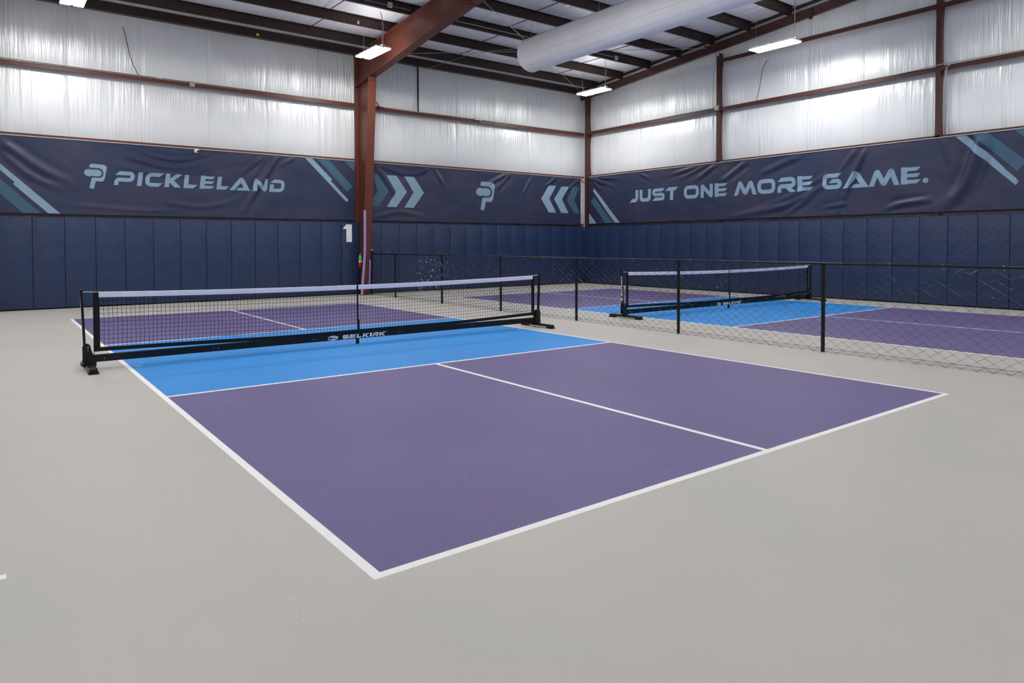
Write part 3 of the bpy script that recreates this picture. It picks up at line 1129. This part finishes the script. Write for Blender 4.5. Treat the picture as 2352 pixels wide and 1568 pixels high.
for ang in (200, 232, 160):
    mb = MB()
    a = math.radians(ang)
    ca, sa = math.cos(a), math.sin(a)
    y = DY0-.2
    while y > -6:
        r1 = DR*1.0035
        w2 = .004
        p = lambda s, yq: (DX+r1*ca-sa*s, yq, DZ+r1*sa+ca*s)
        mb.quad(p(-w2, y), p(w2, y), p(w2, y-.028), p(-w2, y-.028))
        y -= .055
    mb.build('stitch_line', DUCTS, t, fix=False)
mb = MB()
y = DY0-.3
while y > -6:
    mb.box(DX-.012, DX+.012, y-.012, y+.012, DZ+DR-.006, DZ+DR+.05)
    y -= .45
mb.build('hanger_clips', WPLAST, t)
MB().tube([(DX, DY0-.15, DZ+DR+.055), (DX, -6, DZ+DR+.055)], .006, 6).build('suspension_cable', GREYM, t)
for k in (3, 5, 7, 9):
    y = PY[k]
    MB().tube([(DX, y, DZ+DR+.05), (DX, y, zb(y))], .004, 5).build('drop_wire', GREYM, t)

# ------------------------------------------------------------------ LED high bay lights
LGR = 'suspended LED high bay lights'


def light_proto(x, y, z, label):
    t = thing('high_bay_light', (x, y, z), label, 'light', LGR)
    mb = MB()
    mb.bev(x-.215, x+.215, y-.61, y+.61, z+.012, z+.045, .006)
    mb.box(x-.035, x+.035, y-.6, y+.6, z+.045, z+.085)
    mb.box(x-.022, x+.022, y-.60, y+.60, z, z+.012)
    mb.build('housing', WPLAST, t)
    for s in (-1, 1):
        MB().box(x+s*.12-.085, x+s*.12+.085, y-.585, y+.585, z-.009, z+.0115).build('led_panel', LED, t)['label'] = 'glowing LED panel'
        MB().box(x+s*.125-.07, x+s*.125+.07, y-.56, y+.56, z+.0455, z+.05).build('added_uplight', UPFILL, t)['label'] = 'added glow strip on top of the housing'  # glow strips added on the unseen housing tops to brighten the roof
    return t


L1 = light_proto(6.745, 13.75, 6.40, 'suspended LED light panel glowing beside the rafter above the brown column')
LZ = 6.40
ALL_LIGHTS = [(L1, 6.745, 13.75, LZ)]
lights = [(6.745, 13.75, None),
          (.20, 13.62, 'suspended LED light at the top left, cut off by the photo edge'),
          (14.53, 13.65, 'suspended LED light glowing in front of the room corner'),
          (14.60, 7.22, 'suspended LED light glowing in front of the right wall')]
for i, (x, y, lab) in enumerate(lights):
    if i:
        zl = LZ+(.03 if i == 3 else 0)
        ALL_LIGHTS.append((dup(L1, (x, y, zl), lab), x, y, zl))
extra = [(x, y) for y in (7.2, .7) for x in (-6.4, .2, 6.745, 14.6) if not (x == 14.6 and y == 7.2) and not (y < 1 and x < 0)]+[(-6.4, 13.62)]
rown = {7.2: 'second row from the back wall', .7: 'third row from the back wall', -5.8: 'fourth row from the back wall', -12.2: 'row nearest the front wall', 13.62: 'row nearest the back wall'}
coln = {-6.4: 'first', .2: 'second', 6.745: 'third', 14.6: 'last'}
for x, y in extra:
    zl = LZ+(.45 if abs(y) < 3 else .2 if abs(y) < 8 else 0)
    ALL_LIGHTS.append((dup(L1, (x, y, zl), 'LED light out of view, %s in the %s' % (coln[x], rown[y])), x, y, zl))
# suspension wires and cords: parts of each light, as long as the roof above needs
def hang(root, x, y, z0):
    z = z0+.085
    R = Matrix.Translation(-Vector((x, y, z0)))
    def part(mb, name, m):
        o = mb.build(name, m)
        o.data.transform(R)
        o.parent = root
    for sg in (1, -1):
        ya = y+sg*.53
        part(MB().tube([(x, ya, z), (x, ya, zb(ya)+.01)], .0035, 5), 'suspension_wire', GREYM)
    ya = y-.50
    part(MB().tube([(x+.03, ya+.02, z), (x+.035, ya-.01, z+.25), (x+.03, ya-.03, z+.5), (x-.08, ya-.10, zb(ya)+.03)], .008, 6), 'power_cord', GREYM)


for root, x, y, z0 in ALL_LIGHTS:
    hang(root, x, y, z0)

# conduits and boxes
def conduit(pts, label, r=.011, name='conduit'):
    return tag(MB().tube(pts, r, 7).build(name, CONDUIT, None, smooth=True), label, 'conduit', 'grey electrical conduits')


conduit([(XL+.1, 16.212, 5.555), (4.2, 16.212, 5.555)], 'pale conduit lying along the back wall girt left of the brown column')
conduit([(8.3, 16.212, 5.565), (16.5, 16.212, 5.575)], 'pale conduit along the back wall girt between brown column and corner')
conduit([(16.52, 16.15, 5.60), (16.52, 10.38, 5.61)], 'pale conduit along the right wall girt from the corner to the first tall post')
conduit([(16.515, 5.2, 5.585), (16.50, 4.35, 5.62), (16.49, 4.05, 5.63), (16.52, 3.6, 5.62), (16.52, -3, 5.61)], 'pale conduit crossing the last tall post on the right wall')
conduit([(16.52, 3.93, 5.60), (16.52, 4.0, 5.56), (16.525, 4.02, 5.45), (16.525, 4.02, 3.97)], 'pale conduit dropping vertically beside the last tall post on the right wall', .014)
yc = PY[2]
conduit([(-3, yc-.02, zb(yc)+.1), (7.36, yc-.02, zb(yc)+.1)], 'pale conduit on the third purlin left of the rafter')
conduit([(7.64, yc-.02, zb(yc)+.1), (14.72, yc-.02, zb(yc)+.1)], 'pale conduit on the third purlin right of the rafter')
BX = 'grey junction boxes'
tag(MB().bev(2.11, 2.25, 16.185, 16.22, 5.57, 5.62, .005).build('junction_box', WPLAST), 'flat pale junction box lying on the back wall girt, left part', 'junction box', BX)
tag(MB().bev(2.88, 3.0, 16.17, 16.224, 5.47, 5.60, .006).build('junction_box', CONDUIT), 'square grey junction box on the back wall girt left of the brown column', 'junction box', BX)
tag(MB().bev(16.47, 16.53, 10.27, 10.39, 5.52, 5.66, .008).build('junction_box', CONDUIT), 'grey junction box where the girt meets the first tall post of the right wall', 'junction box', BX)
tag(MB().bev(6.72, 6.84, yc-.07, yc-.01, zb(yc)+.05, zb(yc)+.17, .006).build('junction_box', CONDUIT), 'grey junction box on a purlin above the light by the brown column', 'junction box', BX)
tag(MB().bev(14.68, 14.80, yc-.07, yc-.01, zb(yc)+.02, zb(yc)+.14, .006).build('junction_box', CONDUIT), 'grey junction box on a purlin above the corner light', 'junction box', BX)
t = thing('motion_sensor', (11.66, 16.2, 5.56), 'white motion sensor with two round ends on the back wall girt right of the column', 'sensor')
MB().bev(11.56, 11.76, 16.14, 16.199, 5.545, 5.615, .012).build('housing', WPLAST, t)
MB().lathe([(.0, .035), (.028, .02), (.035, 0), (.028, -.02), (.0, -.035)], (11.80, 16.16, 5.55), 'z', 14).build('lens', WPLAST, t, smooth=True)
tag(MB().tube([(1.426, 16.30, 6.704), (1.46, 16.28, 6.55), (1.495, 16.27, 6.373), (1.53, 16.26, 6.19), (1.564, 16.25, 6.019), (1.63, 16.235, 5.8), (1.737, 16.215, 5.57)], .0075, 6).build('loose_cable', DARKG),
    'loose dark cable sticking up from the back wall girt at the left', 'cable')
tag(MB().tube([(16.60, 8.702, 6.711), (16.58, 8.79, 6.56), (16.57, 8.839, 6.404), (16.55, 8.87, 6.2), (16.54, 8.891, 5.977), (16.53, 8.93, 5.8), (16.525, 9.002, 5.60)], .0075, 6).build('loose_cable', DARKG),
    'loose dark cable sticking up from the right wall girt', 'cable')

# security camera
t = thing('security_camera', (3.017, 16.18, 3.84), 'small white dome security camera above the PICKLELAND banner', 'camera')
MB().lathe([(.055, 0), (.055, -.03), (.045, -.04)], (3.017, 16.20, 3.85), 'y', 20).build('base', WPLAST, t, smooth=False)
sp = MB()
sp.lathe([(.045*math.cos(a), .045*math.sin(a)) for a in [math.radians(d) for d in range(-85, 86, 17)]], (3.03, 16.135, 3.838), 'y', 20)
sp.build('eyeball', WPLAST, t, smooth=True)
MB().lathe([(.026, 0), (.026, -.012), (.016, -.014)], (3.038, 16.098, 3.83), 'y', 16).build('lens', BLACK, t)['label'] = 'black lens'

# stuck ball and foam blob
tag(MB().lathe([(.037*math.cos(a), .037*math.sin(a)) for a in [math.radians(d) for d in range(-85, 86, 17)]], (4.58, 16.174, 7.06), 'z', 16).build('pickleball', YELLOW, smooth=True),
    'yellow ball stuck against the dark eave strut high on the back wall', 'ball')
yq = PY[1]
tag(MB().lathe([(.02, -.05), (.035, -.02), (.03, .02), (.015, .05)], (6.52, yq-.03, zb(yq)+.07), 'z', 10).build('foam_blob', TAN, smooth=True),
    'small tan blob stuck on a purlin near the column light', 'blob')

# ------------------------------------------------------------------ column accessories
GF = 'lavender foam edge guards on the brown column'


def guard(pts, r, label):
    mb = MB().tube(pts, r, 14)
    return tag(mb.build('foam_guard', FOAM, None, smooth=False), label, 'edge guard', GF)


guard([(7.366, 15.61, 2.44), (7.380, 15.64, 2.0), (7.393, 15.67, 1.6), (7.400, 15.70, 1.245)], .038, 'upper length of lavender foam guard on the left edge of the brown column')
guard([(7.400, 15.70, 1.235), (7.384, 15.735, .8), (7.360, 15.765, .4), (7.337, 15.785, .014)], .038, 'lower length of lavender foam guard on the left edge of the brown column')
guard([(7.580, 15.735, 1.02), (7.580, 15.79, .30)], .022, 'thin lavender foam guard on the right edge of the brown column')
t = thing('fire_extinguisher', (7.37, 15.96, .82), 'red fire extinguisher with green tag hanging on the brown column', 'fire extinguisher')
ex, ey = 7.388, 15.97
MB().lathe([(.0, .80), (.045, .802), (.052, .815), (.052, 1.10), (.045, 1.14), (.02, 1.165), (.018, 1.18)], (ex, ey, 0), 'z', 24).build('cylinder', RED, t, smooth=True)
MB().lathe([(.0535, .93), (.0535, 1.00)], (ex, ey, 0), 'z', 24).build('instruction_label', CREAM, t, smooth=True)['label'] = 'cream label band'
mb = MB()
mb.prism([(ex-.06, ey-.03), (ex-.02, ey-.058), (ex+.02, ey-.058), (ex+.02, ey-.054), (ex-.018, ey-.054), (ex-.056, ey-.028)], 'z', 1.0, 1.15)
mb.build('inspection_tag', GREEN, t)['label'] = 'green tag'
mb = MB()
mb.lathe([(.02, 1.18), (.022, 1.20), (.012, 1.215)], (ex, ey, 0), 'z', 12)
mb.box(ex-.008, ex+.008, ey-.07, ey+.02, 1.205, 1.215)
mb.box(ex-.006, ex+.006, ey-.075, ey+.02, 1.225, 1.235)
mb.build('valve', GREYM, t)['label'] = 'metal valve and handle'
MB().tube([(ex+.02, ey, 1.19), (ex+.06, ey-.01, 1.15), (ex+.068, ey-.01, 1.02), (ex+.06, ey-.02, .9)], .008, 8).build('hose', BLACK, t)
MB().box(ex+.05, 7.494, ey-.02, ey+.02, 1.0, 1.16).build('bracket', DARKG, t)


# ------------------------------------------------------------------ chain link fence
FX = 7.64
t = thing('chain_link_fence', (FX, 7, 0), 'long low black chain link fence between the two courts', 'fence')
posts = [14.30, 11.87, 9.43, 7.0, 4.56, 2.12, -.32, -2.76]
F1 = -2.76
rg = random.Random(4)
for y in posts:
    mb = MB().tube([(FX, y, 0), (FX, y, 1.165)], .0255, 14)
    mb.tube([(FX, y, 1.165), (FX, y, 1.18)], .03, 14)
    p = mb.build('line_post', BLACK, t)
    auto_smooth(p)
mb = MB().tube([(FX, 15.74, 0), (FX, 15.74, 1.29)], .03, 14)
p = mb.build('end_post', BLACK, t)
auto_smooth(p)
MB().lathe([(.036, 1.285), (.036, 1.30), (.022, 1.315), (.0, 1.32)], (FX, 15.74, 0), 'z', 14).build('post_cap', GREYM, t, smooth=True)['label'] = 'grey post cap'
mb = MB().tube([(FX, 15.72, 1.19), (FX, F1, 1.19)], .0175, 12)
p = mb.build('top_rail', BLACK, t)
auto_smooth(p)
mb = MB()
y = 15.3
while y > F1:
    mb.tube([(FX-.022, y, 1.195), (FX-.01, y+.004, 1.212), (FX+.012, y+.006, 1.21), (FX+.022, y+.004, 1.19), (FX+.012, y, 1.165), (FX-.012, y-.01, 1.15)], .0022, 5)
    y -= .61
mb.build('tie_wires', GREYM, t)['label'] = 'small wire ties'
MB().tube([(FX, 15.72, .052), (FX, F1, .052)], .0025, 5).build('tension_wire', BLACK, t)
mb = MB()
sp_, pt = .0812, .0525
j = 0
y = 15.68
while y > F1+.04:
    pts = []
    for k in range(0, 23):
        s = 1 if (k+j) % 2 == 0 else -1
        z = .003+k*pt
        if z > 1.165:
            break
        jit = rg.uniform(-.0015, .0015)
        pts.append((FX-.0215+s*.0025, y+s*(sp_/2)+jit, z))
    mb.tube(pts, .0029, 5)
    y -= sp_
    j += 1
mb.build('chain_link_mesh', WIRE, t)


# ------------------------------------------------------------------ portable nets
def smooth_noise(x, z, s):
    return noise.noise(Vector((x*3.1+s, z*4.7, s*1.7)))


def sel_text(x0, z0, h, width):
    """white italic lettering: SELKIRK"""
    chars = 'SELKIRK'
    ws = {'S': 1.45, 'E': 1.35, 'L': 1.15, 'K': 1.4, 'I': .45, 'R': 1.4}
    gap = .18
    tot = sum(ws[c] for c in chars)+gap*6
    u = width/tot
    out = []
    x = 0
    for c in chars:
        for q in glyph(c, ws[c]*u/h if False else ws[c], 1, .275):
            out.append([(x0+(x+p[0])*u+.22*p[1]*h, z0+p[1]*h) for p in q])
        x += ws[c]+gap
    return out


def sel_emblem(x0, z0, w, h):
    q = lambda pts: [(x0+a*w, z0+b*h) for a, b in pts]
    out = []
    tk = .17*h
    for pts in ([(.04, .60), (.28, .86), (.55, .92), (.97, .66)], [(.30, .62), (.62, .24)], [(.40, .80), (.92, .42)], [(.03, .30), (.35, .10), (.62, .08), (.95, .42)]):
        out += ribbon(q(pts), tk)
    return out


def net(ox, label):
    t = thing('pickleball_net', (ox, 6.75, 0), label, 'net', 'portable pickleball nets on steel frames')
    NY = 6.75
    X = lambda a: ox+a
    A, Bx = -.30, 6.385           # ends of the net cloth
    sag = lambda x: .043*(1-((x-3.04)/3.34)**2)
    top = lambda x: .905-sag(x)
    botm = lambda x: .248-.045*(1-((x-3.04)/3.34)**2)+.004*math.sin(x*2.3)
    # net cords
    mb = MB()
    cell = .0475
    nx = int((Bx-A)/cell)
    zr = 12

    def node(i, k):
        x = A+(Bx-A)*i/nx
        zt, z_b = top(x)-.05, botm(x)
        t_ = k/zr
        z = z_b+(zt-z_b)*t_
        env = math.sin(PI*t_)
        dx = .010*smooth_noise(x, z, 1.3)*env+.006*noise.noise(Vector((i*.9, k*.8, 4)))*env
        dz = .004*noise.noise(Vector((i*.8, k*.9, 9)))*env
        dy = .012*smooth_noise(x*.4, z, 5.1)*env
        return (X(x+dx), NY+dy, z+dz)
    for i in range(nx+1):
        mb.tube([node(i, k) for k in range(zr+1)], .0021, 4, caps=False)
    for k in range(1, zr):
        mb.tube([node(i, k) for i in range(nx+1)], .0018, 4, caps=False)
    mb.build('net_mesh', NETC, t, fix=False)
    # white head tape in two halves around the centre strap
    mb = MB()
    for a, b in ((A+.045, 3.022), (3.052, Bx-.025)):
        k = 40
        prof = [(-.006, .0), (-.004, .006), (.004, .006), (.006, .0), (.007, -.03), (.0055, -.057), (-.0055, -.057), (-.007, -.03)]
        base = len(mb.v)
        for i in range(k+1):
            x = a+(b-a)*i/k
            wv = .0015*noise.noise(Vector((x*6, 1, 2)))
            for (py, pz) in prof:
                mb.v.append((X(x), NY+py, top(x)+pz+wv-.004))
        m8 = len(prof)
        for i in range(k):
            for q in range(m8):
                o1 = base+i*m8
                mb.f.append((o1+q, o1+(q+1) % m8, o1+m8+(q+1) % m8, o1+m8+q))
        mb.f.append(tuple(base+q for q in range(m8)))
        mb.f.append(tuple(base+k*m8+q for q in reversed(range(m8))))
    mb.build('head_tape', TAPE, t)['label'] = 'white head tape'
    # top cord from post to post
    MB().tube([(X(-.43), NY, .915)]+[(X(A+(Bx-A)*i/20), NY, top(A+(Bx-A)*i/20)+.001) for i in range(21)]+[(X(6.50), NY, .915)], .0042, 6).build('top_cord', TAPE, t)['label'] = 'white cord tied to the posts'
    # side bands, bottom band
    for a, b in ((A-.01, A+.052), (Bx-.052, Bx+.01)):
        MB().box(X(a), X(b), NY-.004, NY+.004, .20, top(a)-.002).build('side_band', BLACKV, t)
    for xr in (A-.012, Bx+.012):
        MB().tube([(X(xr), NY, .12), (X(xr), NY, .90)], .0045, 6).build('side_rod', BLACK, t)
    mb = MB()
    k = 60
    base = 0
    for i in range(k+1):
        x = A+(Bx-A)*i/k
        z = botm(x)
        for (py, pz) in ((-.011, .006), (.011, .006), (.012, -.04), (-.012, -.04)):
            mb.v.append((X(x), NY-.012+py, z+pz))
    for i in range(k):
        for q in range(4):
            o1 = i*4
            mb.f.append((o1+q, o1+(q+1) % 4, o1+4+(q+1) % 4, o1+4+q))
    mb.f += [(0, 1, 2, 3), (k*4+3, k*4+2, k*4+1, k*4)]
    mb.build('bottom_band', BLACKV, t)
    # base beam with screw pairs
    bb = MB().bev(X(-.36), X(6.47), NY-.022, NY+.022, .079, .166, .004)
    beam = bb.build('base_beam', BLACK, t)
    mb = MB()
    for x in (-.21, 1.02, 1.08, 2.36, 2.41, 3.70, 3.75, 5.02, 5.07):
        mb.lathe([(.0065, 0), (.005, -.004)], (X(x), NY-.022, .117), 'y', 10)
    mb.build('screws', GREYM, beam)['label'] = 'bright screw heads'
    mb = MB()
    for q in sel_text(X(2.785), .090, .056, .69):
        mb.prism(q, 'y', NY-.0235, NY-.0221)
    mb.build('lettering', DECAL, beam)['label'] = 'white SELKIRK lettering'
    mb = MB()
    for q in sel_emblem(X(2.565), .083, .165, .066):
        mb.prism(q, 'y', NY-.0235, NY-.0221)
    mb.prism([(X(3.49), .146), (X(3.508), .148), (X(3.508), .152), (X(3.49), .150)], 'y', NY-.0235, NY-.0221)
    mb.build('emblem', DECAL, beam)['label'] = 'white slanted S emblem'
    # posts, brackets, feet
    for s, xb in ((-1, -.395), (1, 6.478)):
        xt = 3.04+s*3.472
        xm = 3.04+s*3.448
        # tapered square post leaning out slightly
        ps = MB()
        for (z, xx, wd) in ((.27, xm, .013), (.93, xt, .013)):
            for (px, py) in ((-wd, -.019), (wd, -.019), (wd, .019), (-wd, .019)):
                ps.v.append((X(xx+px), NY+py, z))
        ps.f += [(3, 2, 1, 0), (4, 5, 6, 7)]+[(q, (q+1) % 4, 4+(q+1) % 4, 4+q) for q in range(4)]
        post = ps.build('post', BLACK, t)
        # vertical lettering on the outer face
        mb = MB()
        for q in sel_text(0, 0, .030, .40)+[[(a-.09, b-.004) for a, b in pq] for pq in sel_emblem(0, 0, .07, .036)]:
            quad = []
            for (a, b) in q:
                z = .43+a
                f = (z-.27)/.66
                xo = xm+(xt-xm)*f+s*.0142
                quad.append((X(xo), NY+(s*(b-.015)), z))
            nn = len(mb.v)
            mb.v += quad
            mb.f.append(tuple(range(nn, nn+len(quad))))
        mb.build('lettering', DECAL, post, fix=False)['label'] = 'white vertical SELKIRK lettering'
        MB().bev(X(xt-.019), X(xt+.019), NY-.025, NY+.025, .915, .942, .006).build('post_cap', BLACK, post)
        br = MB()
        inn = -s
        a0 = xb+s*.032
        P2 = [(a0, .03), (a0, .262), (a0+inn*.012, .292), (a0+inn*.05, .30), (a0+inn*.072, .285), (a0+inn*.092, .20), (a0+inn*.105, .168), (a0+inn*.135, .160), (a0+inn*.135, .045), (a0+inn*.125, .03)]
        for yo in (-.036, .030):
            br.prism([(X(p[0]), p[1]) for p in P2], 'y', NY+yo, NY+yo+.006)
        br.box(X(min(a0, a0+inn*.12)), X(max(a0, a0+inn*.12)), NY-.03, NY+.03, .055, .075)
        bk = br.build('bracket', BLACK, t)
        mb = MB()
        mb.lathe([(.009, 0), (.007, -.006)], (X(a0+inn*.05), NY-.036, .262), 'y', 10)
        mb.lathe([(.006, 0), (.005, -.004)], (X(a0+inn*.05), NY-.036, .225), 'y', 8)
        mb.lathe([(.006, 0), (.005, -.004)], (X(a0+inn*.055), NY-.036, .050), 'y', 8)
        mb.build('bolts', GREYM, bk)['label'] = 'bright bolts'
        MB().tube([(X(a0+s*.03), NY-.01, .085), (X(a0+s*.012), NY-.01, .085)], .012, 8).build('locking_knob', BOLT, bk)['label'] = 'brass locking knob'
        xf = a0+inn*.062
        ft = MB().bev(X(xf-.040), X(xf+.040), 6.31, 7.12, .026, .066, .008).build('foot_bar', BLACK, t)
        for yy_ in (6.32, 7.02):
            MB().bev(X(xf-.052), X(xf+.052), yy_-.02, yy_+.11, 0, .026, .008).build('rubber_pad', DARKG, ft)
        MB().lathe([(.0, -.012), (.028, -.012), (.032, 0), (.028, .012), (.0, .012)], (X(xf), 7.05 if s < 0 else 6.55, .033+.0), 'x', 16) if False else None
    # centre strap and centre foot
    mb = MB()
    mb.box(X(3.024), X(3.050), NY-.009, NY-.0075, .30, top(3.04)+.001)
    mb.box(X(3.024), X(3.050), NY-.009, NY+.009, top(3.04)+.001, top(3.04)+.003)
    mb.box(X(3.020), X(3.056), NY-.034, NY-.026, .165, .36)
    mb.box(X(3.024), X(3.052), NY-.026, NY-.009, .34, .36)
    mb.build('centre_strap', BLACK, t)['label'] = 'black centre strap'
    mb = MB()
    mb.box(X(3.018), X(3.052), NY-.02, NY+.02, .035, .079)
    mb.lathe([(.0, .0013), (.018, .001), (.027, .012), (.028, .028), (.02, .040), (.0, .042)], (X(3.035), NY, 0), 'z', 16)
    mb.build('centre_foot', DARKG, t)
    return t


net(0, 'portable pickleball net with white tape standing across the near court')
net(9.05, 'portable pickleball net with white tape standing behind the chain link fence')

for o in list(bpy.data.objects):
    if '_o' in o:
        del o['_o']
